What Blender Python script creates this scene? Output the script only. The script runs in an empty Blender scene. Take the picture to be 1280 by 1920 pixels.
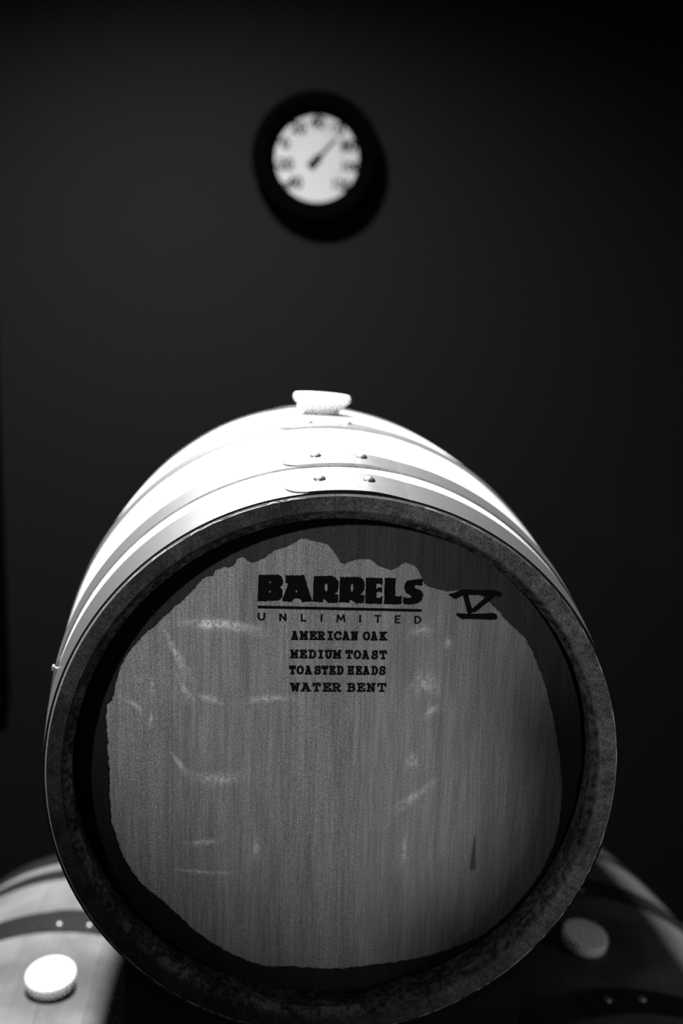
import bpy, bmesh, math, random
from mathutils import Matrix, Vector, noise
from mathutils.geometry import tessellate_polygon

random.seed(7)
S = bpy.context.scene
COL = S.collection
Z0 = 1.1726            # height of the upper barrel's axis above the floor
T = 0.445              # half the barrel length
RB, RH = 0.3263, 0.285 # bilge and chime radius
WALL_Y = 1.55

# ---------------------------------------------------------------- camera
cd = bpy.data.cameras.new('camera')
cam = bpy.data.objects.new('camera', cd); COL.objects.link(cam)
cd.sensor_fit = 'VERTICAL'; cd.sensor_height = 36.0; cd.sensor_width = 24.0
cd.lens = 1880.39 / 1920 * 36
right = Vector((0.9968, -0.0753, 0.0258)); fwd = Vector((0.0787, 0.9815, -0.1744)); 
right.normalize(); up = right.cross(fwd).normalized(); fwd = up.cross(right)
M = Matrix((right, up, -fwd)).transposed().to_4x4()
M.translation = Vector((-0.0773, -0.9328, 0.4341 + Z0))
cam.matrix_world = M
cd.clip_start = 0.05
cd.dof.use_dof = True; cd.dof.focus_distance = 0.97; cd.dof.aperture_fstop = 2.3
cd.dof.aperture_blades = 0
S.camera = cam

# ---------------------------------------------------------------- world and lights
w = bpy.data.worlds.new('world'); S.world = w; w.use_nodes = True
w.node_tree.nodes['Background'].inputs[0].default_value = (1, 1, 1, 1)
w.node_tree.nodes['Background'].inputs[1].default_value = 0.018

def spot(name, loc, target, power, size, blend, radius):
    l = bpy.data.lights.new(name, 'SPOT'); o = bpy.data.objects.new(name, l); COL.objects.link(o)
    o.location = loc; l.energy = power; l.spot_size = math.radians(size); l.spot_blend = blend; l.shadow_soft_size = radius
    d = Vector(target) - Vector(loc); o.rotation_euler = d.to_track_quat('-Z', 'Y').to_euler()
    return o
# the ceiling downlight above and left of the stack
spot('ceiling_downlight', (-0.385, 0.70, Z0 + 1.60), (-0.24, 0.37, Z0), 520, 160, 1.0, 0.06)
# a weaker lamp of the room, ahead of the stack and to the left
spot('room_lamp', (-1.25, -1.75, Z0 + 1.05), (-0.035, 0.03, Z0 + 0.16), 112, 19.5, 1.0, 0.05)
# faint light from the far right of the room
spot('side_lamp', (2.3, -1.5, Z0 + 0.25), (0.55, 0.25, Z0 - 0.40), 34, 36, 1.0, 0.10)

S.view_settings.view_transform = 'Standard'; S.view_settings.look = 'None'
S.view_settings.gamma = 1.0; S.view_settings.use_curve_mapping = False
S.view_settings.exposure = 0.0
S.cycles.use_denoising = False

# ---------------------------------------------------------------- helpers
def mesh_obj(name, bm, mat, parent=None, sharp=35):
    me = bpy.data.meshes.new(name)
    bmesh.ops.recalc_face_normals(bm, faces=bm.faces[:])
    for f in bm.faces: f.smooth = True
    bm.to_mesh(me); bm.free()
    me.set_sharp_from_angle(angle=math.radians(sharp))
    me.materials.append(mat)
    o = bpy.data.objects.new(name, me); COL.objects.link(o)
    if parent: o.parent = parent
    return o
def empty(name, loc, label=None, cat=None, group=None, rz=0):
    o = bpy.data.objects.new(name, None); COL.objects.link(o)
    o.location = loc; o.rotation_euler = (0, 0, rz); o.empty_display_size = 0.1
    if label: o['label'] = label
    if cat: o['category'] = cat
    if group: o['group'] = group
    return o
def box(bm, x0, x1, y0, y1, z0, z1, bev=0.0):
    vs = [bm.verts.new((x, y, z)) for z in (z0, z1) for y in (y0, y1) for x in (x0, x1)]
    fs = [bm.faces.new([vs[i] for i in q]) for q in ((0,2,3,1),(4,5,7,6),(0,1,5,4),(2,6,7,3),(0,4,6,2),(1,3,7,5))]
    if bev:
        es = list({e for f in fs for e in f.edges})
        bmesh.ops.bevel(bm, geom=es, offset=bev, segments=2, affect='EDGES', profile=0.5)
def prism(bm, pts, y0, y1):
    """closed outline of (x, z) points pushed from y0 to y1"""
    a = [bm.verts.new((x, y0, z)) for x, z in pts]; b = [bm.verts.new((x, y1, z)) for x, z in pts]
    n = len(pts)
    bm.faces.new(a); bm.faces.new(b[::-1])
    for i in range(n): bm.faces.new((a[i], a[(i+1) % n], b[(i+1) % n], b[i]))
def lathe(bm, prof, n=64, axis='Z', loc=(0,0,0), cap=True, rot=None):
    """prof: (r, h) pairs; r==0 closes to a point"""
    rings = []
    for r, h in prof:
        ring = []
        for i in range(n if r > 1e-7 else 1):
            a = 2 * math.pi * i / n
            v = Vector((r * math.cos(a), r * math.sin(a), h)) if axis == 'Z' else Vector((r * math.cos(a), -h, r * math.sin(a)))
            if rot: v = rot @ v
            ring.append(bm.verts.new(v + Vector(loc)))
        rings.append(ring)
    for A, B in zip(rings, rings[1:]):
        for i in range(n):
            j = (i + 1) % n
            q = [A[i % len(A)], A[j % len(A)], B[j % len(B)], B[i % len(B)]]
            u = []
            for v in q:
                if v not in u: u.append(v)
            if len(u) > 2: bm.faces.new(u)
    if cap:
        for ring in (rings[0], rings[-1]):
            if len(ring) > 2: bm.faces.new(ring)
    return rings

# ---------------------------------------------------------------- materials
class NT:
    def __init__(s, name):
        s.m = bpy.data.materials.new(name); s.m.use_nodes = True; s.t = s.m.node_tree
        s.b = s.t.nodes['Principled BSDF']
    def n(s, typ, **k):
        x = s.t.nodes.new(typ)
        for a, v in k.items(): setattr(x, a, v)
        return x
    def put(s, v, inp):
        if isinstance(v, (int, float)): inp.default_value = v
        elif isinstance(v, tuple): inp.default_value = v
        else: s.t.links.new(v, inp)
    def math(s, op, a, b=0.0, c=0.0, clamp=False):
        x = s.n('ShaderNodeMath', operation=op); x.use_clamp = clamp
        s.put(a, x.inputs[0]); s.put(b, x.inputs[1]); s.put(c, x.inputs[2]); return x.outputs[0]
    def coords(s):
        tc = s.n('ShaderNodeTexCoord'); sp = s.n('ShaderNodeSeparateXYZ'); s.t.links.new(tc.outputs['Object'], sp.inputs[0])
        return tc.outputs['Object'], sp.outputs[0], sp.outputs[1], sp.outputs[2]
    def vec(s, x, y, z):
        c = s.n('ShaderNodeCombineXYZ')
        for v, i in zip((x, y, z), c.inputs): s.put(v, i)
        return c.outputs[0]
    def noise(s, v, scale=1.0, detail=2.0, rough=0.5):
        x = s.n('ShaderNodeTexNoise'); s.put(v, x.inputs['Vector'])
        x.inputs['Scale'].default_value = scale; x.inputs['Detail'].default_value = detail; x.inputs['Roughness'].default_value = rough
        return x.outputs[0]
    def step(s, v, a, b, lo=0.0, hi=1.0):
        x = s.n('ShaderNodeMapRange', interpolation_type='SMOOTHSTEP'); s.put(v, x.inputs[0])
        for k, q in zip((1, 2, 3, 4), (a, b, lo, hi)): x.inputs[k].default_value = q
        return x.outputs[0]
    def grey(s, v, inp='Base Color'):
        c = s.n('ShaderNodeCombineColor')
        for i in range(3): s.put(v, c.inputs[i])
        s.t.links.new(c.outputs[0], s.b.inputs[inp])
    def bump(s, h, strength, dist):
        x = s.n('ShaderNodeBump'); s.put(h, x.inputs['Height']); x.inputs['Strength'].default_value = strength
        x.inputs['Distance'].default_value = dist; s.t.links.new(x.outputs[0], s.b.inputs['Normal'])
    def set(s, **k):
        for a, v in k.items(): s.b.inputs[a.replace('_', ' ')].default_value = v
        return s.m

def plain(name, g, rough=0.6, metal=0.0, spec=0.5, var=0.0, vs=40, bump=0.0):
    q = NT(name); v, x, y, z = q.coords()
    if var:
        nn = q.noise(v, vs, 4, 0.6)
        q.grey(q.math('MULTIPLY', g, q.math('MULTIPLY_ADD', nn, 2 * var, 1 - var)))
        if bump: q.bump(nn, bump, 0.002)
    else: q.grey(g)
    q.set(Roughness=rough, Metallic=metal); q.b.inputs['Specular IOR Level'].default_value = spec
    return q.m
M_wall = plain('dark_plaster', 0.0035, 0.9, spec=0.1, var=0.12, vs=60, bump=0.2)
M_floor = plain('dark_concrete', 0.05, 0.8, spec=0.2, var=0.3, vs=6)
M_black = plain('black_steel', 0.012, 0.6, spec=0.2)
M_case = plain('black_plastic', 0.0006, 0.9, spec=0.0)
M_panel = plain('black_board', 0.0012, 0.9, spec=0.0)
M_dial = plain('white_dial', 0.26, 0.7, spec=0.2)
M_print = plain('dial_print', 0.002, 0.7, spec=0.1)
M_pale = plain('dial_pale_print', 0.30, 0.7, spec=0.1)
M_ink = plain('stencil_ink', 0.006, 0.9, spec=0.05, var=0.3, vs=900)
M_bung = plain('white_silicone', 0.88, 0.45, spec=0.4)
M_bung.node_tree.nodes['Principled BSDF'].inputs['Subsurface Weight'].default_value = 0.7
M_bung.node_tree.nodes['Principled BSDF'].inputs['Subsurface Radius'].default_value = (0.02, 0.02, 0.02)
M_bung.node_tree.nodes['Principled BSDF'].inputs['Subsurface Scale'].default_value = 1.0

def steel():
    q = NT('galvanised_steel'); v, x, y, z = q.coords()
    a = q.noise(v, 45, 5, 0.65); b = q.noise(v, 260, 3, 0.7)
    m = q.math('ADD', q.math('MULTIPLY', a, 0.7), q.math('MULTIPLY', b, 0.3))
    oc = q.n('ShaderNodeObjectInfo')
    edge_dim = q.step(q.math('ABSOLUTE', y), T - 0.0026, T - 0.0024, 1.0, 0.10)   # front edge of the chime hoops painted dark, as if unlit
    q.grey(q.math('MULTIPLY', q.math('MULTIPLY', edge_dim, q.step(m, 0.30, 0.70, 0.29, 0.50)), oc.outputs['Alpha']))
    q.put(q.step(m, 0.3, 0.7, 0.46, 0.34), q.b.inputs['Roughness'])
    q.set(Metallic=0.85); return q.m
M_steel = steel()

def stave_wood():
    q = NT('stave_oak'); v, x, y, z = q.coords()
    oi = q.n('ShaderNodeObjectInfo')
    rnd = oi.outputs['Random']
    zz = q.math('SUBTRACT', z, RB)
    th = q.math('ARCTAN2', zz, x)
    g = q.noise(q.vec(q.math('MULTIPLY', th, 90), q.math('MULTIPLY', y, 9), rnd), 1.0, 5, 0.65)
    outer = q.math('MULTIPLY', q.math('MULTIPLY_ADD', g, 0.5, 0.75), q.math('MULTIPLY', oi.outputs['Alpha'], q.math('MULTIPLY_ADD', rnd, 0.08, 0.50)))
    # old spill marks around the bung hole
    bd = q.math('SQRT', q.math('ADD', q.math('MULTIPLY', y, y), q.math('MULTIPLY', x, x)))
    bd = q.math('ADD', bd, q.math('MULTIPLY', q.noise(v, 14, 3, 0.6), 0.12))
    outer = q.math('MULTIPLY', outer, q.math('MULTIPLY', q.step(bd, 0.11, 0.19, 0.55, 1.0), q.step(q.noise(v, 9, 2, 0.5), 0.3, 0.7, 0.8, 1.2)))
    # end grain of the chime: wine-dark, mottled, cleaner in ragged patches
    n1 = q.noise(v, 26, 4, 0.65); n2 = q.noise(v, 150, 4, 0.7); n3 = q.noise(v, 700, 2, 0.6)
    r = q.math('SQRT', q.math('ADD', q.math('MULTIPLY', x, x), q.math('MULTIPLY', zz, zz)))
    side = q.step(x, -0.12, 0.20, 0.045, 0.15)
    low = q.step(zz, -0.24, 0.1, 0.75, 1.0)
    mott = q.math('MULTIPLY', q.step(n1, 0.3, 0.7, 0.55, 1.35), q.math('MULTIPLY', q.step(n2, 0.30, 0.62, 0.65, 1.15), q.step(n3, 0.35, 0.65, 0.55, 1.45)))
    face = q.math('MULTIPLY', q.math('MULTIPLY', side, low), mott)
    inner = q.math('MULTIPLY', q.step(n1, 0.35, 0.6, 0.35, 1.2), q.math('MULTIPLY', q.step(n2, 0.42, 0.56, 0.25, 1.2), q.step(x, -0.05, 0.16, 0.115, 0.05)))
    isin = q.math('SUBTRACT', 1.0, q.step(r, 0.2650, 0.2695))
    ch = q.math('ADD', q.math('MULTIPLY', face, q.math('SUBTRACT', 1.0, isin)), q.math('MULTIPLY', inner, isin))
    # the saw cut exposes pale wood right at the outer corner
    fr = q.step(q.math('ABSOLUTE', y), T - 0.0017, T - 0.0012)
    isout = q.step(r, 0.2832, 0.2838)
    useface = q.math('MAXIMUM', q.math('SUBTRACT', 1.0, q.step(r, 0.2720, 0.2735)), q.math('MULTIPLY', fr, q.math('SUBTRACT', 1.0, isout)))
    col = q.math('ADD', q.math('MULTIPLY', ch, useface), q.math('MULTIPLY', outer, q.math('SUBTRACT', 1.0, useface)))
    q.grey(col); q.bump(n2, 0.25, 0.001)
    q.set(Roughness=0.75); q.b.inputs['Specular IOR Level'].default_value = 0.2
    return q.m
M_stave = stave_wood()

# ---- tables: positions on the barrel head in millimetres from its centre
BIG = {'B': ([(-80.2, 198.4), (-71.1, 198.3), (-61.3, 198.5), (-57.8, 196.4), (-56.2, 192.1), (-56.7, 187.7), (-59.3, 185.7), (-56.6, 183.1), (-56.4, 176.9), (-58.7, 173.2), (-62.4, 171.7), (-70.8, 171.7), (-73.6, 170.8), (-80.9, 171.4), (-80.8, 186.1)], [[(-68.0, 190.8), (-68.2, 190.0), (-68.9, 189.7), (-69.6, 190.0), (-69.9, 190.8), (-69.6, 191.6), (-68.9, 192.0), (-68.2, 191.6)], [(-68.1, 181.1), (-68.4, 180.3), (-69.1, 180.0), (-69.8, 180.3), (-70.1, 181.1), (-69.8, 181.9), (-69.1, 182.3), (-68.4, 182.0)]]), 'A': ([(-53.6, 197.8), (-35.4, 198.3), (-26.8, 171.2), (-32.8, 171.0), (-37.0, 170.1), (-38.4, 173.0), (-41.3, 174.3), (-45.2, 173.9), (-47.6, 170.7), (-57.0, 171.5), (-56.2, 174.0), (-52.4, 184.9), (-51.1, 189.2), (-53.8, 190.1)], [[(-41.8, 181.6), (-42.1, 180.8), (-42.8, 180.4), (-43.5, 180.8), (-43.8, 181.6), (-43.5, 182.4), (-42.8, 182.7), (-42.1, 182.4)]]), 'R1': ([(-25.8, 197.3), (-7.9, 197.8), (-3.7, 196.0), (-1.1, 191.7), (-1.0, 185.2), (-2.3, 181.1), (-4.9, 179.3), (-1.1, 178.6), (-1.2, 169.9), (-10.8, 169.8), (-15.6, 174.2), (-16.5, 170.2), (-26.4, 171.2), (-26.0, 185.0)], [[(-11.6, 185.8), (-12.0, 182.8), (-13.2, 181.5), (-14.4, 182.7), (-15.0, 185.8), (-14.6, 188.9), (-13.4, 190.2), (-12.2, 188.9)]]), 'R2': ([(0.6, 196.5), (18.2, 196.9), (22.5, 195.5), (24.9, 191.2), (25.0, 184.6), (23.4, 180.5), (20.6, 178.8), (25.2, 178.4), (25.0, 169.6), (16.9, 169.5), (11.1, 173.6), (9.8, 170.4), (0.1, 170.3), (0.1, 185.2)], [[(14.2, 185.7), (13.8, 182.6), (12.7, 181.3), (11.6, 182.6), (11.0, 185.7), (11.4, 188.8), (12.5, 190.1), (13.6, 188.8)]]), 'E': ([(26.3, 196.3), (42.8, 195.9), (43.1, 188.1), (39.8, 189.8), (36.8, 190.2), (36.9, 184.8), (39.9, 186.6), (42.7, 186.3), (42.9, 180.2), (40.0, 181.7), (37.2, 181.1), (37.4, 175.5), (40.7, 175.8), (43.7, 177.4), (43.3, 169.1), (26.3, 169.3)], []), 'L': ([(45.3, 196.0), (56.0, 195.8), (56.3, 177.8), (59.5, 176.8), (62.7, 178.0), (63.1, 168.7), (45.2, 168.9)], []), 'S': ([(83.4, 195.2), (83.7, 188.4), (80.3, 187.9), (76.9, 188.9), (74.8, 187.4), (76.3, 185.7), (81.9, 183.5), (84.5, 179.1), (83.4, 173.3), (79.8, 170.2), (72.7, 168.4), (65.2, 168.8), (63.8, 176.5), (69.6, 175.4), (73.1, 176.4), (71.6, 178.3), (67.2, 180.5), (65.2, 184.9), (65.4, 190.0), (68.2, 193.2), (74.6, 194.7)], [])}
RULE = [(-80.8, 165.4), (83.7, 162.5)]
SANS = [('U', (-80.6, 151.3), (-73.3, 151.3), (-80.7, 159.7)), ('N', (-59.2, 150.9), (-52.2, 150.9), (-59.4, 159.1)), ('L', (-37.7, 150.5), (-32.4, 150.6), (-37.9, 158.7)), ('I', (-17.9, 150.3), (-16.2, 150.3), (-18.1, 158.5)), ('M', (-2.1, 149.9), (6.7, 150.0), (-2.3, 158.2)), ('I', (20.9, 149.7), (22.6, 149.7), (20.7, 158.0)), ('T', (36.1, 149.3), (43.2, 149.4), (35.8, 157.7)), ('E', (56.9, 149.0), (62.6, 149.0), (56.6, 157.4)), ('D', (76.8, 148.6), (84.0, 148.6), (76.4, 157.0))]
SLAB = [('A', (-47.2, 131.4), (-40.0, 131.4), (-47.3, 140.9)), ('M', (-38.7, 131.4), (-30.1, 131.4), (-38.9, 140.8)), ('E', (-28.9, 131.3), (-21.2, 131.3), (-29.1, 140.8)), ('R', (-21.0, 131.3), (-13.0, 131.3), (-21.2, 140.7)), ('I', (-11.1, 131.2), (-4.8, 131.2), (-11.3, 140.7)), ('C', (-4.3, 131.2), (3.7, 131.2), (-4.6, 140.7)), ('A', (4.1, 131.1), (11.8, 131.1), (3.8, 140.6)), ('N', (12.8, 131.0), (20.4, 131.1), (12.5, 140.6)), ('O', (24.7, 131.0), (32.8, 131.0), (24.4, 140.5)), ('A', (32.8, 130.9), (40.3, 130.9), (32.5, 140.5)), ('K', (41.7, 130.9), (50.0, 130.9), (41.4, 140.4)), ('M', (-47.8, 112.2), (-39.3, 112.2), (-48.0, 121.4)), ('E', (-38.4, 112.1), (-30.7, 112.1), (-38.5, 121.3)), ('D', (-29.5, 112.0), (-21.3, 112.0), (-29.7, 121.3)), ('I', (-20.0, 111.9), (-14.0, 111.9), (-20.2, 121.2)), ('U', (-13.1, 111.8), (-5.3, 111.8), (-13.3, 121.1)), ('M', (-5.1, 111.7), (3.9, 111.7), (-5.3, 121.1)), ('T', (7.8, 111.5), (15.6, 111.5), (7.5, 121.0)), ('O', (16.1, 111.4), (24.3, 111.4), (15.8, 120.9)), ('A', (24.3, 111.3), (32.4, 111.3), (24.1, 120.9)), ('S', (34.1, 111.2), (41.4, 111.2), (33.8, 120.8)), ('T', (42.4, 111.1), (50.2, 111.1), (42.1, 120.7)), ('T', (-48.5, 95.3), (-41.7, 95.3), (-48.7, 104.8)), ('O', (-41.3, 95.2), (-33.5, 95.2), (-41.4, 104.8)), ('A', (-33.0, 95.1), (-25.5, 95.1), (-33.2, 104.7)), ('S', (-23.3, 95.1), (-16.1, 95.1), (-23.5, 104.6)), ('T', (-15.6, 95.0), (-9.3, 95.0), (-15.8, 104.6)), ('E', (-8.3, 94.9), (-1.5, 94.9), (-8.5, 104.5)), ('D', (-0.5, 94.9), (6.8, 94.9), (-0.8, 104.5)), ('H', (10.5, 94.8), (17.3, 94.8), (10.2, 104.4)), ('E', (18.7, 94.7), (25.5, 94.7), (18.4, 104.3)), ('A', (25.8, 94.7), (33.3, 94.7), (25.5, 104.2)), ('D', (34.6, 94.6), (41.9, 94.6), (34.3, 104.2)), ('S', (42.4, 94.5), (49.8, 94.5), (42.1, 104.1)), ('W', (-47.4, 77.1), (-37.0, 77.1), (-47.6, 86.6)), ('A', (-36.6, 77.0), (-26.2, 77.0), (-36.7, 86.6)), ('T', (-24.7, 77.0), (-16.2, 76.9), (-24.9, 86.5)), ('E', (-14.4, 76.9), (-5.4, 76.9), (-14.6, 86.5)), ('R', (-5.2, 76.8), (4.8, 76.8), (-5.5, 86.4)), ('B', (10.4, 76.7), (19.5, 76.7), (10.1, 86.3)), ('E', (20.5, 76.7), (29.3, 76.7), (20.2, 86.3)), ('N', (30.3, 76.6), (39.8, 76.6), (30.0, 86.2)), ('T', (41.3, 76.6), (50.9, 76.5), (41.0, 86.2))]
MARK = [([(110.8, 179.1), (117.1, 178.1), (124.1, 181.8), (140.8, 181.6), (155.7, 181.1), (164.5, 179.0)], [30, 100, 95, 80, 95, 60]), ([(126.8, 180.9), (133.5, 159.7)], [80, 85]), ([(155.2, 179.3), (135.8, 162.1)], [95, 75]), ([(119.2, 159.1), (125.3, 156.7), (142.0, 156.6), (157.6, 156.7), (160.7, 154.3)], [30, 95, 90, 115, 50])]
STAIN = [(0.0066, 228.5), (0.0465, 234.8), (0.0761, 237.4), (0.0957, 236.1), (0.12, 231.1), (0.1531, 234.7), (0.176, 236.9), (0.197, 238.7), (0.2276, 232.8), (0.2589, 234.0), (0.2824, 234.9), (0.3054, 240.3), (0.3396, 250.0), (0.3675, 257.2), (0.3981, 256.8), (0.4328, 254.4), (0.4715, 244.7), (0.5192, 232.2), (0.5567, 230.3), (0.5824, 231.9), (0.5957, 233.0), (0.615, 228.9), (0.6296, 228.9), (0.6402, 228.7), (0.6503, 224.6), (0.6803, 207.8), (0.6881, 214.1), (0.6957, 220.6), (0.7038, 220.3), (0.7098, 210.0), (0.7183, 210.7), (0.7292, 215.8), (0.739, 214.9), (0.7467, 209.5), (0.7508, 212.7), (0.7573, 227.4), (0.7673, 233.3), (0.7777, 237.5), (0.7837, 232.6), (0.7922, 232.1), (0.7991, 229.4), (0.8075, 226.6), (0.8139, 227.9), (0.8167, 235.5), (0.8221, 236.8), (0.8252, 231.2), (0.8351, 236.1), (0.8398, 232.7), (0.8459, 235.2), (0.8632, 230.6), (0.8879, 231.8), (0.9065, 236.2), (0.9247, 238.7), (0.9441, 235.7), (0.9541, 233.8), (0.9563, 237.2), (0.9828, 230.2)]
FLECK = [((-119.0, 146.5), 36.4, 4.7, 8), ((-126.7, 69.7), 13.5, 3.6, 20), ((-70.5, 69.5), 23.4, 3.6, -5), ((-118.3, -17.4), 25.0, 6.8, 0), ((-161.1, 117.2), 4.2, 26.0, -25), ((-153.3, 81.0), 3.6, 13.5, -25), ((-185.0, 83.8), 2.6, 7.3, 0), ((-186.3, 47.3), 2.6, 7.3, 0), ((-203.6, 64.2), 11.4, 2.6, 35), ((-158.8, 1.4), 3.1, 13.5, -35), ((-134.4, -86.6), 18.2, 3.1, -5), ((-79.4, -92.2), 4.2, 12.5, 0), ((89.5, 86.3), 14.6, 11.4, 0), ((97.9, 56.4), 9.4, 4.7, -30), ((84.5, 142.7), 10.4, 6.2, 0), ((80.6, 2.5), 6.8, 6.8, 0), ((86.0, -36.0), 4.7, 23.4, 50), ((75.4, -95.8), 2.6, 16.6, 0), ((-134.4, -119.5), 28.6, 2.1, 5), ((-130.6, 147.5), 7.3, 6.2, 0), ((112.4, 128.8), 4.2, 6.2, 0), ((-108.5, 147.6), 31.2, 4.2, 6)]
CHIP = (0, -103.0)

def head_wood():
    q = NT('head_oak'); v, x, y, z = q.coords()
    zz = q.math('SUBTRACT', z, RB)
    oi = q.n('ShaderNodeObjectInfo'); rnd = oi.outputs['Random']
    g1 = q.noise(q.vec(q.math('MULTIPLY', x, 420), rnd, q.math('MULTIPLY', zz, 16)), 1.0, 4, 0.65)
    g2 = q.noise(q.vec(q.math('MULTIPLY', x, 70), rnd, q.math('MULTIPLY', zz, 5)), 1.0, 3, 0.6)
    sp = q.noise(v, 900, 2, 0.7)
    ray = q.noise(q.vec(q.math('MULTIPLY', x, 42), rnd, q.math('MULTIPLY', zz, 150)), 1.0, 3, 0.6)
    tone = q.math('MULTIPLY', q.step(g1, 0.28, 0.72, 0.80, 1.20), q.math('MULTIPLY', q.step(g2, 0.3, 0.7, 0.86, 1.14), q.step(sp, 0.32, 0.68, 0.45, 1.55)))
    tone = q.math('MULTIPLY', tone, q.math('MULTIPLY_ADD', rnd, 0.12, 0.94))
    tone = q.math('ADD', tone, q.math('MULTIPLY', q.step(ray, 0.60, 0.78), 0.10))
    # ray flecks of the quarter-sawn boards
    acc = None
    for i, ((cx, cz), a, b, rot) in enumerate(FLECK):
        ca, sa = math.cos(math.radians(-rot)), math.sin(math.radians(-rot))
        bow = -0.55 if i in (3, 10, 18) else 0.55
        dx = q.math('SUBTRACT', x, cx / 1000); dz = q.math('SUBTRACT', zz, cz / 1000)
        u = q.math('MULTIPLY_ADD', dz, sa * 1000 / a, q.math('MULTIPLY', dx, ca * 1000 / a))
        t = q.math('MULTIPLY_ADD', dz, ca * 1000 / b, q.math('MULTIPLY', dx, -sa * 1000 / b))
        t = q.math('ADD', t, q.math('MULTIPLY', q.math('MULTIPLY', u, u), bow))
        e = q.math('EXPONENT', q.math('MULTIPLY', q.math('ADD', q.math('MULTIPLY', u, u), q.math('MULTIPLY', t, t)), -1.3))
        acc = e if acc is None else q.math('ADD', acc, e)
    fn = q.noise(v, 220, 3, 0.7)
    tone = q.math('ADD', tone, q.math('MULTIPLY', q.math('MULTIPLY', acc, q.step(fn, 0.36, 0.58, 0.10, 1.1)), 1.05))
    # small split in one board
    dx = q.math('ABSOLUTE', q.math('SUBTRACT', x, 0.1500)); dz = q.math('ABSOLUTE', q.math('SUBTRACT', zz, CHIP[1] / 1000))
    dx = q.math('DIVIDE', dx, q.step(zz, CHIP[1] / 1000 - 0.02, CHIP[1] / 1000 + 0.02, 1.15, 0.35))
    slit = q.math('MULTIPLY', q.step(dx, 0.0016, 0.0038, 1.0, 0.0), q.step(dz, 0.016, 0.022, 1.0, 0.0))
    tone = q.math('MULTIPLY', tone, q.math('MULTIPLY_ADD', slit, -0.62, 1.0))
    # soaked stain around the rim with a ragged tide line
    th = q.math('MULTIPLY_ADD', q.math('ARCTAN2', zz, x), 1 / (2 * math.pi), 0.5)
    fc = q.n('ShaderNodeFloatCurve'); cv = fc.mapping.curves[0]
    pts = [(0.0, STAIN[0][1])] + STAIN + [(1.0, STAIN[0][1])]
    cv.points[0].location = (0, pts[0][1] / 300); cv.points[1].location = (1, pts[-1][1] / 300)
    for a, r_ in pts[1:-1]: cv.points.new(a, r_ / 300)
    for p_ in cv.points: p_.handle_type = 'AUTO_CLAMPED'
    fc.mapping.update(); q.t.links.new(th, fc.inputs['Value'])
    r = q.math('SQRT', q.math('ADD', q.math('MULTIPLY', x, x), q.math('MULTIPLY', zz, zz)))
    d = q.math('SUBTRACT', r, q.math('MULTIPLY', fc.outputs[0], 0.3))
    d = q.math('ADD', d, q.math('MULTIPLY', q.math('SUBTRACT', q.noise(v, 120, 4, 0.7), 0.5), 0.006))
    stain = q.step(d, -0.0006, 0.0012)
    line = q.math('MULTIPLY', q.step(d, -0.0004, 0.0006), q.step(d, 0.001, 0.0028, 1.0, 0.0))
    depth = q.math('MULTIPLY', q.step(zz, -0.15, 0.20, 0.08, 0.17), q.step(x, -0.22, 0.0, 0.45, 1.0))  # stain strength, with shade on the left painted into it
    falloff = q.math('MULTIPLY', q.step(d, -0.13, 0.002), q.math('MULTIPLY', q.step(x, 0.0, 0.15), q.step(zz, 0.02, 0.16, 1.0, 0.35)))  # light falloff towards the right of the head, painted into the wood tone
    tone = q.math('MULTIPLY', tone, q.math('MULTIPLY_ADD', falloff, -0.85, 1.0))
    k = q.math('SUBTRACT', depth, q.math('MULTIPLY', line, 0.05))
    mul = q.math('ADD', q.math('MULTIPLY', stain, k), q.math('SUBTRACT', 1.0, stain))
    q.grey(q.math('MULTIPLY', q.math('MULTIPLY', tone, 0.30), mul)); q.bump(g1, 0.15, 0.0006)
    q.set(Roughness=0.7); q.b.inputs['Specular IOR Level'].default_value = 0.15
    return q.m
M_head = head_wood()

# ---------------------------------------------------------------- the room
def structure(o): o['kind'] = 'structure'; return o
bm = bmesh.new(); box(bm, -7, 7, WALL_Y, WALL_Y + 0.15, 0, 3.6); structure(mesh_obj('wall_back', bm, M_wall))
bm = bmesh.new(); box(bm, -7, 7, -6.0, WALL_Y + 0.15, -0.1, 0); structure(mesh_obj('floor', bm, M_floor))

# ---------------------------------------------------------------- barrel
def prof(y):            # outer radius at distance y from the middle
    return RB - (RB - RH) * (abs(y) / T) ** 2
N_ST = 30
def stave_mesh(a0, a1, seed):
    rnd = random.Random(seed); bm = bmesh.new()
    ys = [-T + 0.003 + (2 * T - 0.006) * i / 30 for i in range(31)]
    n = 10; secs = []
    for k in range(n + 1):
        a = a0 + (a1 - a0) * k / n
        j0, j1 = rnd.random(), rnd.random()
        loop = [(-T, RH - 0.0004 - 0.0016 * j0)] + [(y, prof(y)) for y in ys] + [(T, RH - 0.0006 - 0.001 * j1)]
        loop += [(T, 0.2695), (T - 0.010, 0.2605)] + [(y, max(0.2600, prof(y) - 0.026)) for y in ys[-3:2:-3]] + [(-T + 0.010, 0.2605), (-T, 0.2695)]
        secs.append([bm.verts.new((r * math.cos(a), y, RB + r * math.sin(a))) for y, r in loop])
    m = len(secs[0])
    for A, B in zip(secs, secs[1:]):
        for i in range(m):
            j = (i + 1) % m; bm.faces.new((A[i], A[j], B[j], B[i]))
    bm.faces.new(secs[0]); bm.faces.new(secs[-1][::-1])
    return bm
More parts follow.
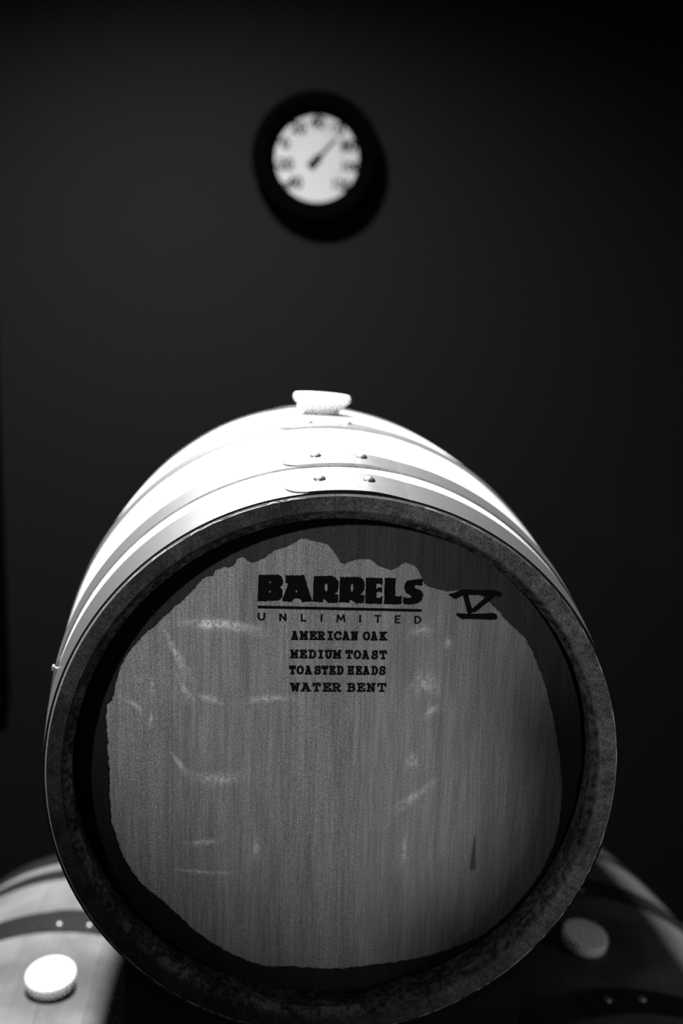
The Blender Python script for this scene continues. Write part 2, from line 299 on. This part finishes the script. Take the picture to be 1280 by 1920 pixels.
def hoop_mesh(t0, t1, rear=False, seed=0, thick=0.0020):
    """a steel band between distances t0 and t1 from the chime; its riveted overlap lies at the top"""
    bm = bmesh.new(); sgn = 1 if rear else -1
    def P(a, t, lift):
        y = sgn * (T - t); r = prof(y) + lift
        return bm.verts.new((r * math.cos(a), y, RB + r * math.sin(a)))
    ts = [t0 + (t1 - t0) * i / 4 for i in range(5)]
    n = 240; rings = []
    for k in range(n):
        a = 2 * math.pi * k / n
        rings.append([P(a, t, 0.0002) for t in ts] + [P(a, t, thick) for t in ts[::-1]])
    for k in range(n):
        A, B = rings[k], rings[(k + 1) % n]; m = len(A)
        for i in range(m): j = (i + 1) % m; bm.faces.new((A[i], A[j], B[j], B[i]))
    # overlapping end with a rounded tongue on the left
    rr = (RH + prof(T - (t0 + t1) / 2)) / 2
    aL, aR = math.pi / 2 + 0.056 / rr + 0.0, math.pi / 2 - 0.062 / rr
    mid, hw = (t0 + t1) / 2, (t1 - t0) / 2 + 0.0004
    m = 34; rows = []
    for k in range(m + 1):
        f = (k / m) ** 1.6; a = aL + (aR - aL) * f
        dist = (aL - a) * rr
        R = hw * 0.8
        wv = hw - 0.45 * hw if False else (hw * math.sqrt(max(0, 1 - (1 - min(1, dist / (R * 1.35))) ** 2.4)) if dist < R * 1.35 else hw)
        wv = max(wv, 0.0006)
        lift = thick + 0.0018 * (1 if f < 0.72 else max(0.0, (1 - f) / 0.28)) + 0.00005
        tt = [mid + wv * q for q in (-1, -0.5, 0, 0.5, 1)]
        rows.append([P(a, t, thick * 0.5) for t in tt] + [P(a, t, lift) for t in tt[::-1]])
    for A, B in zip(rows, rows[1:]):
        for i in range(10): j = (i + 1) % 10; bm.faces.new((A[i], A[j], B[j], B[i]))
    bm.faces.new(rows[0]); bm.faces.new(rows[-1][::-1])
    return bm
def rivet_mesh(t, dx, rear=False):
    bm = bmesh.new(); y = (1 if rear else -1) * (T - t); r = prof(y) + 0.0030
    a = math.pi / 2 - dx / r
    slope = math.atan2(2 * (RB - RH) * y / T ** 2 * -1, 1)
    rot = Matrix.Rotation(math.pi / 2 - a, 3, 'Y') @ Matrix.Rotation(slope, 3, 'X')
    pr = [(0.0062, -0.0005), (0.0064, 0.0008), (0.0058, 0.0022), (0.0042, 0.0036), (0.0022, 0.0045), (0, 0.0048)]
    lathe(bm, pr, 20, 'Z', (r * math.cos(a), y, RB + r * math.sin(a)), True, rot)
    return bm
BE = [-0.2597, -0.165, -0.0541, 0.0250, 0.1085, 0.190, 0.2597]
def head_board_mesh(x0, x1, y0, y1):
    bm = bmesh.new(); R = 0.2597; g = 0.00006
    a, b = x0 + g, x1 - g; a = max(a, -R + 1e-4); b = min(b, R - 1e-4)
    n = 14; xs = [a + (b - a) * i / n for i in range(n + 1)]
    pts = [(x, RB + math.sqrt(R * R - x * x)) for x in xs] + [(x, RB - math.sqrt(R * R - x * x)) for x in xs[::-1]]
    prism(bm, pts, y0, y1)
    bmesh.ops.bevel(bm, geom=[e for e in bm.edges if all(abs(v.co.y - y0) < 1e-6 for v in e.verts) and abs(e.verts[0].co.x - e.verts[1].co.x) < 1e-5], offset=0.00015, segments=1, affect='EDGES')
    return bm
HOOPS = [(0.0023, 0.056, 0.036), (0.090, 0.134, 0.118), (0.282, 0.326, 0.308)]
def build_barrel():
    root = empty('oak_barrel', (0, 0, 0))
    ws = [random.uniform(0.75, 1.25) for _ in range(N_ST)]; s = sum(ws); a = math.pi / 2 - 0.17
    for i, q in enumerate(ws):
        b = a + 2 * math.pi * q / s
        mesh_obj('stave', stave_mesh(a + 0.0008, b - 0.0008, i), M_stave, root, 25)
        a = b
    for rear in (False, True):
        for t0, t1, tr in HOOPS:
            h = mesh_obj('hoop', hoop_mesh(t0 - (0.020 if rear and t0 > 0.2 else 0), t1, rear), M_steel, root, 40)
            for dx in (-0.022, 0.0265):
                mesh_obj('rivet', rivet_mesh(tr, dx, rear), M_steel, h, 60)
        y0 = -T + 0.035 if not rear else T - 0.053
        for x0, x1 in zip(BE, BE[1:]):
            j = random.uniform(0, 0.0003)
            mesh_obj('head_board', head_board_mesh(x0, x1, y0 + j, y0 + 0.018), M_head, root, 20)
    return root
def dup(root):
    r = root.copy(); COL.objects.link(r)
    for ch in list(root.children):
        c = ch.copy(); COL.objects.link(c); c.parent = r
        for g in list(ch.children):
            d = g.copy(); COL.objects.link(d); d.parent = c
    return r
def place(o, loc, label, scale=1.0, ry=0.0, rz=0.0):
    o.location = loc; o.scale = (scale,) * 3; o.rotation_euler = (0, ry, rz)
    o['label'] = label; o['category'] = 'barrel'; o['group'] = 'oak barrels in the stack'
barrel = build_barrel()
bl = dup(barrel); br = dup(barrel)
place(barrel, (0, T, Z0 - RB), 'large oak barrel on top of the stack, its head stencilled in black')
XL, XR, SR = -0.395, 0.445, 1.046
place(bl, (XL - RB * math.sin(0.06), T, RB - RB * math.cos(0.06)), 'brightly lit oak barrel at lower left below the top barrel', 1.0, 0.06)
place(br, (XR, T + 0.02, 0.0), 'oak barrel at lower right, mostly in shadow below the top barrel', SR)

for o in (bl, br):
    for c in o.children:
        if c.name.startswith(('stave', 'hoop')): c.color = (1, 1, 1, (0.30 if o is bl else 0.20) if c.name.startswith('stave') else 0.22)   # lower barrels darkened in colour to stand in for weaker light
        for d in c.children: d.color = (1, 1, 1, 0.8)

# hoop nail sticking out at the left of the upper barrel's second hoop
bm = bmesh.new(); aa = math.radians(163); rn = prof(T - 0.075) + 0.0015
lathe(bm, [(0.0016, -0.002), (0.0016, 0.003), (0.0034, 0.0032), (0.0034, 0.005), (0, 0.0056)], 12, 'Z', (rn * math.cos(aa), -T + 0.075, RB + rn * math.sin(aa)), True, Matrix.Rotation(math.pi / 2 - aa, 3, 'Y'))
nail = mesh_obj('hoop_nail', bm, M_steel, barrel, 40)

# ---------------------------------------------------------------- writing on the upper barrel's head
YH = -T + 0.035
def wobble(pts, amp=0.25, step=2.2, seed=0):
    rnd = random.Random(seed); out = []
    for i, (x, z) in enumerate(pts):
        x2, z2 = pts[(i + 1) % len(pts)]; L = math.hypot(x2 - x, z2 - z); n = max(1, int(L / step))
        for k in range(n):
            f = k / n; out.append((x + (x2 - x) * f + rnd.uniform(-amp, amp), z + (z2 - z) * f + rnd.uniform(-amp, amp)))
    return out
def fill(bm, loops, lift):
    vs = [[Vector((x, z, 0)) for x, z in L] for L in loops]; flat = [v for L in vs for v in L]
    bv = [bm.verts.new((v.x / 1000, YH - lift, RB + v.y / 1000)) for v in flat]
    for t in tessellate_polygon(vs):
        try: bm.faces.new([bv[i] for i in t])
        except ValueError: pass
def stroke(bm, pts, ws, lift):
    """a brush stroke: quads with rounded ends through pts (mm), widths ws (mm)"""
    n = len(pts); L, R = [], []
    for i in range(n):
        a = pts[max(0, i - 1)]; b = pts[min(n - 1, i + 1)]; dx, dz = b[0] - a[0], b[1] - a[1]; l = math.hypot(dx, dz) or 1
        L.append((pts[i][0] - dz / l * ws[i] / 2, pts[i][1] + dx / l * ws[i] / 2)); R.append((pts[i][0] + dz / l * ws[i] / 2, pts[i][1] - dx / l * ws[i] / 2))
    fill(bm, [L + R[::-1]], lift)
bm = bmesh.new(); k = 0
for key, (o, holes) in BIG.items():
    fill(bm, [wobble(o, 0.28, 2.2, k)] + holes, 0.0004); k += 1
stroke(bm, RULE, [3.0, 2.9], 0.0004)
SANS_G = {'U': [[(0,1),(0,.35),(.15,.08),(.5,0),(.85,.08),(1,.35),(1,1)]], 'N': [[(0,0),(0,1)],[(0,1),(1,0)],[(1,0),(1,1)]], 'L': [[(0,1),(0,0)],[(0,0),(1,0)]],
 'I': [[(.5,0),(.5,1)]], 'M': [[(0,0),(.1,1)],[(.1,1),(.5,.25)],[(.5,.25),(.9,1)],[(.9,1),(1,0)]], 'T': [[(0,1),(1,1)],[(.5,1),(.5,0)]],
 'E': [[(0,0),(0,1)],[(0,1),(1,1)],[(0,.52),(.85,.52)],[(0,0),(1,0)]], 'D': [[(0,0),(0,1)],[(0,1),(.5,1),(.88,.78),(1,.5),(.88,.22),(.5,0),(0,0)]]}
SLAB_G = {
 'A': [[(.12,0),(.46,1)],[(.54,1),(.88,0)],[(.25,.33),(.75,.33)],[(0,0),(.3,0)],[(.7,0),(1,0)],[(.25,1),(.56,1)]],
 'M': [[(.15,0),(.17,1)],[(.85,0),(.83,1)],[(.17,1),(.5,.35)],[(.5,.35),(.83,1)],[(0,0),(.33,0)],[(.67,0),(1,0)],[(0,1),(.22,1)],[(.78,1),(1,1)]],
 'E': [[(.2,0),(.2,1)],[(0,1),(.92,1)],[(0,0),(1,0)],[(.2,.52),(.62,.52)],[(.92,1),(.92,.76)],[(1,0),(1,.28)],[(.62,.66),(.62,.38)]],
 'R': [[(.2,0),(.2,1)],[(0,1),(.62,1),(.86,.86),(.86,.64),(.62,.5),(.2,.5)],[(.52,.5),(.85,0)],[(0,0),(.4,0)],[(.78,0),(1,0)]],
 'I': [[(.5,0),(.5,1)],[(.08,1),(.92,1)],[(.08,0),(.92,0)]],
 'C': [[(.95,.75),(.72,.97),(.42,1),(.12,.78),(.05,.5),(.12,.2),(.42,0),(.75,.02),(.97,.22)],[(.93,1),(.93,.68)]],
 'N': [[(.18,0),(.18,1)],[(.18,1),(.8,0)],[(.82,0),(.82,1)],[(0,0),(.36,0)],[(0,1),(.22,1)],[(.64,1),(1,1)]],
 'O': [[(.5,1),(.18,.88),(.05,.5),(.18,.12),(.5,0),(.82,.12),(.95,.5),(.82,.88),(.5,1)]],
 'K': [[(.2,0),(.2,1)],[(0,1),(.4,1)],[(0,0),(.4,0)],[(.85,1),(.22,.42)],[(.45,.6),(.85,0)],[(.65,1),(1,1)],[(.7,0),(1,0)]],
 'D': [[(.2,0),(.2,1)],[(0,1),(.55,1),(.85,.82),(.95,.5),(.85,.18),(.55,0),(0,0)]],
 'U': [[(.16,1),(.16,.3),(.3,.06),(.5,0),(.7,.06),(.84,.3),(.84,1)],[(0,1),(.34,1)],[(.66,1),(1,1)]],
 'T': [[(.5,0),(.5,1)],[(.02,1),(.98,1)],[(.02,1),(.02,.72)],[(.98,1),(.98,.72)],[(.26,0),(.74,0)]],
 'S': [[(.88,.8),(.6,1),(.3,.97),(.12,.78),(.25,.58),(.75,.44),(.92,.24),(.75,.03),(.4,0),(.1,.18)],[(.88,1),(.88,.7)],[(.08,0),(.08,.32)]],
 'H': [[(.18,0),(.18,1)],[(.82,0),(.82,1)],[(.18,.5),(.82,.5)],[(0,0),(.38,0)],[(.62,0),(1,0)],[(0,1),(.38,1)],[(.62,1),(1,1)]],
 'W': [[(.12,1),(.28,0)],[(.28,0),(.5,.7)],[(.5,.7),(.72,0)],[(.72,0),(.88,1)],[(0,1),(.32,1)],[(.68,1),(1,1)]],
 'B': [[(.2,0),(.2,1)],[(0,1),(.6,1),(.82,.88),(.82,.66),(.6,.53),(.2,.53)],[(.6,.53),(.9,.4),(.92,.14),(.65,0),(0,0)]]}
def glyph(bm, table, c, bl_, br_, tl, wd, inset):
    ex = Vector((br_[0] - bl_[0], br_[1] - bl_[1])); ez = Vector((tl[0] - bl_[0], tl[1] - bl_[1]))
    lx, lz = ex.length, ez.length; o = Vector(bl_) + ex / lx * inset + ez / lz * inset
    ex = ex * (1 - 2 * inset / lx); ez = ez * (1 - 2 * inset / lz)
    for s in table[c]:
        P = [o + ex * u + ez * v for u, v in s]
        for a, b in zip(P, P[1:]):
            d = (b - a); l = d.length
            if l < 1e-6: continue
            d = d / l * wd * 0.42
            a2, b2 = a - d, b + d
            stroke(bm, [tuple(a2), tuple(b2)], [wd + random.uniform(-.15, .15), wd + random.uniform(-.15, .15)], 0.0004 + random.uniform(0, 0.00008))
for c, a, b, t in SANS: glyph(bm, SANS_G, c, a, b, t, 1.6, 0.8)
for c, a, b, t in SLAB: glyph(bm, SLAB_G, c, a, b, t, 2.1, 1.0)
tx = mesh_obj('stencilled_lettering', bm, M_ink, barrel, 60); tx['label'] = 'black stencilled lettering in six lines'
bm = bmesh.new()
for pts, ws in MARK:
    P = [Vector(p) for p in pts]; W = [w_ / 9.143 * 0.60 for w_ in ws]; Q, QW = [], []
    for i in range(len(P) - 1):
        for s in range(4):
            f = s / 4; Q.append(P[i].lerp(P[i + 1], f)); QW.append((W[i] + (W[i + 1] - W[i]) * f) * random.uniform(0.93, 1.06))
    Q.append(P[-1]); QW.append(W[-1]); stroke(bm, [tuple(q) for q in Q], QW, 0.0005 + random.uniform(0, 0.0001))
mk = mesh_obj('painted_mark', bm, M_ink, barrel, 60); mk['label'] = 'hand-painted black V between two bars'

# ---------------------------------------------------------------- bungs
def bung(loc, label, tilt=(0, 0, 0), s=1.0, low=False):
    pr = ([(0.0225, -0.003), (0.0235, 0.000), (0.0245, 0.006), (0.0295, 0.014), (0.0355, 0.019), (0.0385, 0.0225), (0.0388, 0.027), (0.0372, 0.0298), (0.032, 0.0305), (0, 0.0298)] if not low else
          [(0.0245, -0.003), (0.0255, 0.000), (0.0315, 0.004), (0.0365, 0.007), (0.0375, 0.010), (0.0375, 0.0235), (0.0365, 0.0252), (0.033, 0.0255), (0, 0.0252)])
    bm = bmesh.new(); lathe(bm, pr, 64)
    o = mesh_obj('barrel_bung', bm, M_bung, None, 40); o.location = loc; o.rotation_euler = tilt; o.scale = (s, s, s)
    o['label'] = label; o['category'] = 'bung'; o['group'] = 'white bungs in the barrels'
    return o
def surf(cx, R, cz, x): return cz + math.sqrt(R * R - (x - cx) ** 2)
bung((0.001, T, Z0 + RB - 0.004), 'white silicone bung on the crown of the top barrel', (0.0, math.radians(3.0), 0))
xb = -0.378; bung((xb, T - 0.020, surf(XL, RB, RB, xb) - 0.001), 'white disc-shaped bung in the bright lower left barrel', (math.radians(7), math.asin((xb - XL) / RB) - 0.05, 0), 0.96, True)
xb = 0.4265; bung((xb, T + 0.005, surf(XR, RB * SR, RB * SR, xb) - 0.001), 'grey-looking bung in the shadowed lower right barrel', (math.radians(7), math.radians(6), 0), 0.93, True)

# ---------------------------------------------------------------- stand between the barrels
st = empty('barrel_stand', (0, T, Z0 - 0.55), 'black steel stand carrying the top barrel above the lower two', 'stand')
def zrel(z): return z - (Z0 - 0.55)
HWL, HWR = 0.2145, 0.2070
def saddle(y, name):
    r = prof(y - T) + 0.0022 + (0.0 if True else 0)
    pts = []
    n = 24
    for i in range(n + 1):
        x = -HWL + (HWL + HWR) * i / n; pts.append((x, zrel(Z0 - math.sqrt(r * r - x * x) )))
    bot = zrel(RB + 0.240)
    pts += [(HWR, bot), (-HWL, bot)]
    bm = bmesh.new(); prism(bm, pts, y - 0.012 - T, y + 0.012 - T); return mesh_obj(name, bm, M_black, st, 30)
saddle(0.040, 'saddle_plate'); saddle(2 * T - 0.040, 'saddle_plate')
for s in (-1, 1):
    cx, R = (XL, RB) if s < 0 else (XR, RB * SR)
    HW = HWL if s < 0 else HWR
    zc = surf(cx, R + 0.003, R, s * HW)
    bm = bmesh.new(); box(bm, min(s * HW, s * (HW - 0.03)), max(s * HW, s * (HW - 0.03)), 0.053 - T, T - 0.053, zrel(zc), zrel(Z0 - 0.37), 0.003)
    mesh_obj('side_rail', bm, M_black, st, 30)

# ---------------------------------------------------------------- round thermometer on the wall
GX, GZ = 0.040, Z0 + 0.838
g = empty('wall_thermometer', (GX, WALL_Y, GZ), 'round wall thermometer with white dial and wide black case', 'thermometer')
bm = bmesh.new(); lathe(bm, [(0.140, 0.0), (0.150, 0.006), (0.1525, 0.020), (0.149, 0.036), (0.141, 0.045), (0.130, 0.047), (0.114, 0.041), (0.101, 0.026), (0.0985, 0.024), (0.0985, 0.018)], 96, 'Y'); mesh_obj('case', bm, M_case, g, 40)
bm = bmesh.new(); lathe(bm, [(0.0983, 0.0185), (0.0983, 0.0225), (0, 0.0225)], 96, 'Y', (0, 0, 0)); mesh_obj('dial', bm, M_dial, g, 30)
def text_mesh(s, size, x, z, mat, name, y=-0.0232):
    cu = bpy.data.curves.new(name, 'FONT'); cu.body = s; cu.size = size; cu.align_x = 'CENTER'; cu.align_y = 'CENTER'; cu.offset = size * 0.035
    to = bpy.data.objects.new(name, cu); COL.objects.link(to)
    me = bpy.data.meshes.new_from_object(to.evaluated_get(bpy.context.evaluated_depsgraph_get()))
    COL.objects.unlink(to); bpy.data.objects.remove(to)
    me.transform(Matrix.Translation((x, y, z)) @ Matrix.Rotation(math.pi / 2, 4, 'X')); me.materials.clear(); me.materials.append(mat)
    o = bpy.data.objects.new(name, me); COL.objects.link(o); o.parent = g; me.name = name
    return o
for i, s in enumerate(('-40', '-20', '0', '20', '40', '60', '80', '100', '120')):
    a = math.radians(-135 + 33.75 * i); r = 0.080
    text_mesh(s, 0.036 if i not in (7, 8) else 0.030, r * math.sin(a), r * math.cos(a), M_print, 'numeral')
bm = bmesh.new()
def bar(a, r0, r1, wd, y):
    u = Vector((math.sin(a), 0, math.cos(a))); v = Vector((math.cos(a), 0, -math.sin(a)))
    q = [bm.verts.new(u * r + v * s * wd / 2 + Vector((0, y, 0))) for r, s in ((r0, -1), (r0, 1), (r1, 1), (r1, -1))]; bm.faces.new(q)
for i in range(9):
    a = math.radians(-135 + 33.75 * i)
    if i < 9: bar(a, 0.092, 0.098, 0.008, -0.0232)
for i in range(33): bar(math.radians(-135 + 270 / 32 * i), 0.060, 0.064, 0.0012, -0.0232)
mesh_obj('scale_marks', bm, M_print, g, 30)
bm = bmesh.new()
for i in range(10):
    a = math.radians(-130 + 28.9 * i); u = Vector((math.sin(a) * 0.050, -0.0232, math.cos(a) * 0.050))
    bar(a, 0.046, 0.054, 0.007, -0.0232)
mesh_obj('inner_scale', bm, M_pale, g, 30)
bm = bmesh.new(); a = math.radians(42); u = Vector((math.sin(a), 0, math.cos(a))); v = Vector((math.cos(a), 0, -math.sin(a)))
out = [(-0.026, 0.0075), (-0.024, 0.0085), (0.009, 0.0070), (0.013, 0.0022), (0.062, 0.0014), (0.066, 0.0004)]
L = [u * p + v * w_ for p, w_ in out] + [u * p - v * w_ for p, w_ in out[::-1]]
prism(bm, [(q.x, q.z) for q in L], -0.0262, -0.0250); mesh_obj('needle', bm, M_print, g, 30)
bm = bmesh.new(); lathe(bm, [(0.006, 0.0222), (0.006, 0.0285), (0.0045, 0.0295), (0, 0.0297)], 24, 'Y'); mesh_obj('hub', bm, M_print, g, 40)

# ---------------------------------------------------------------- black board at the left edge
pn = empty('wall_board', (-1.03, WALL_Y, Z0 - 0.50), 'plain black board on the wall at the left edge', 'board')
bm = bmesh.new(); box(bm, -0.30, 0.30, -0.028, -0.004, 0.02, 0.98, 0.002); mesh_obj('board_panel', bm, M_panel, pn, 30)
for x0, x1, z0, z1 in ((-0.32, 0.32, 0.0, 0.02), (-0.32, 0.32, 0.98, 1.0), (-0.32, -0.30, 0.02, 0.98), (0.30, 0.32, 0.02, 0.98)):
    bm = bmesh.new(); box(bm, x0, x1, -0.035, 0.0, z0, z1, 0.002); mesh_obj('frame_rail', bm, M_panel, pn, 30)
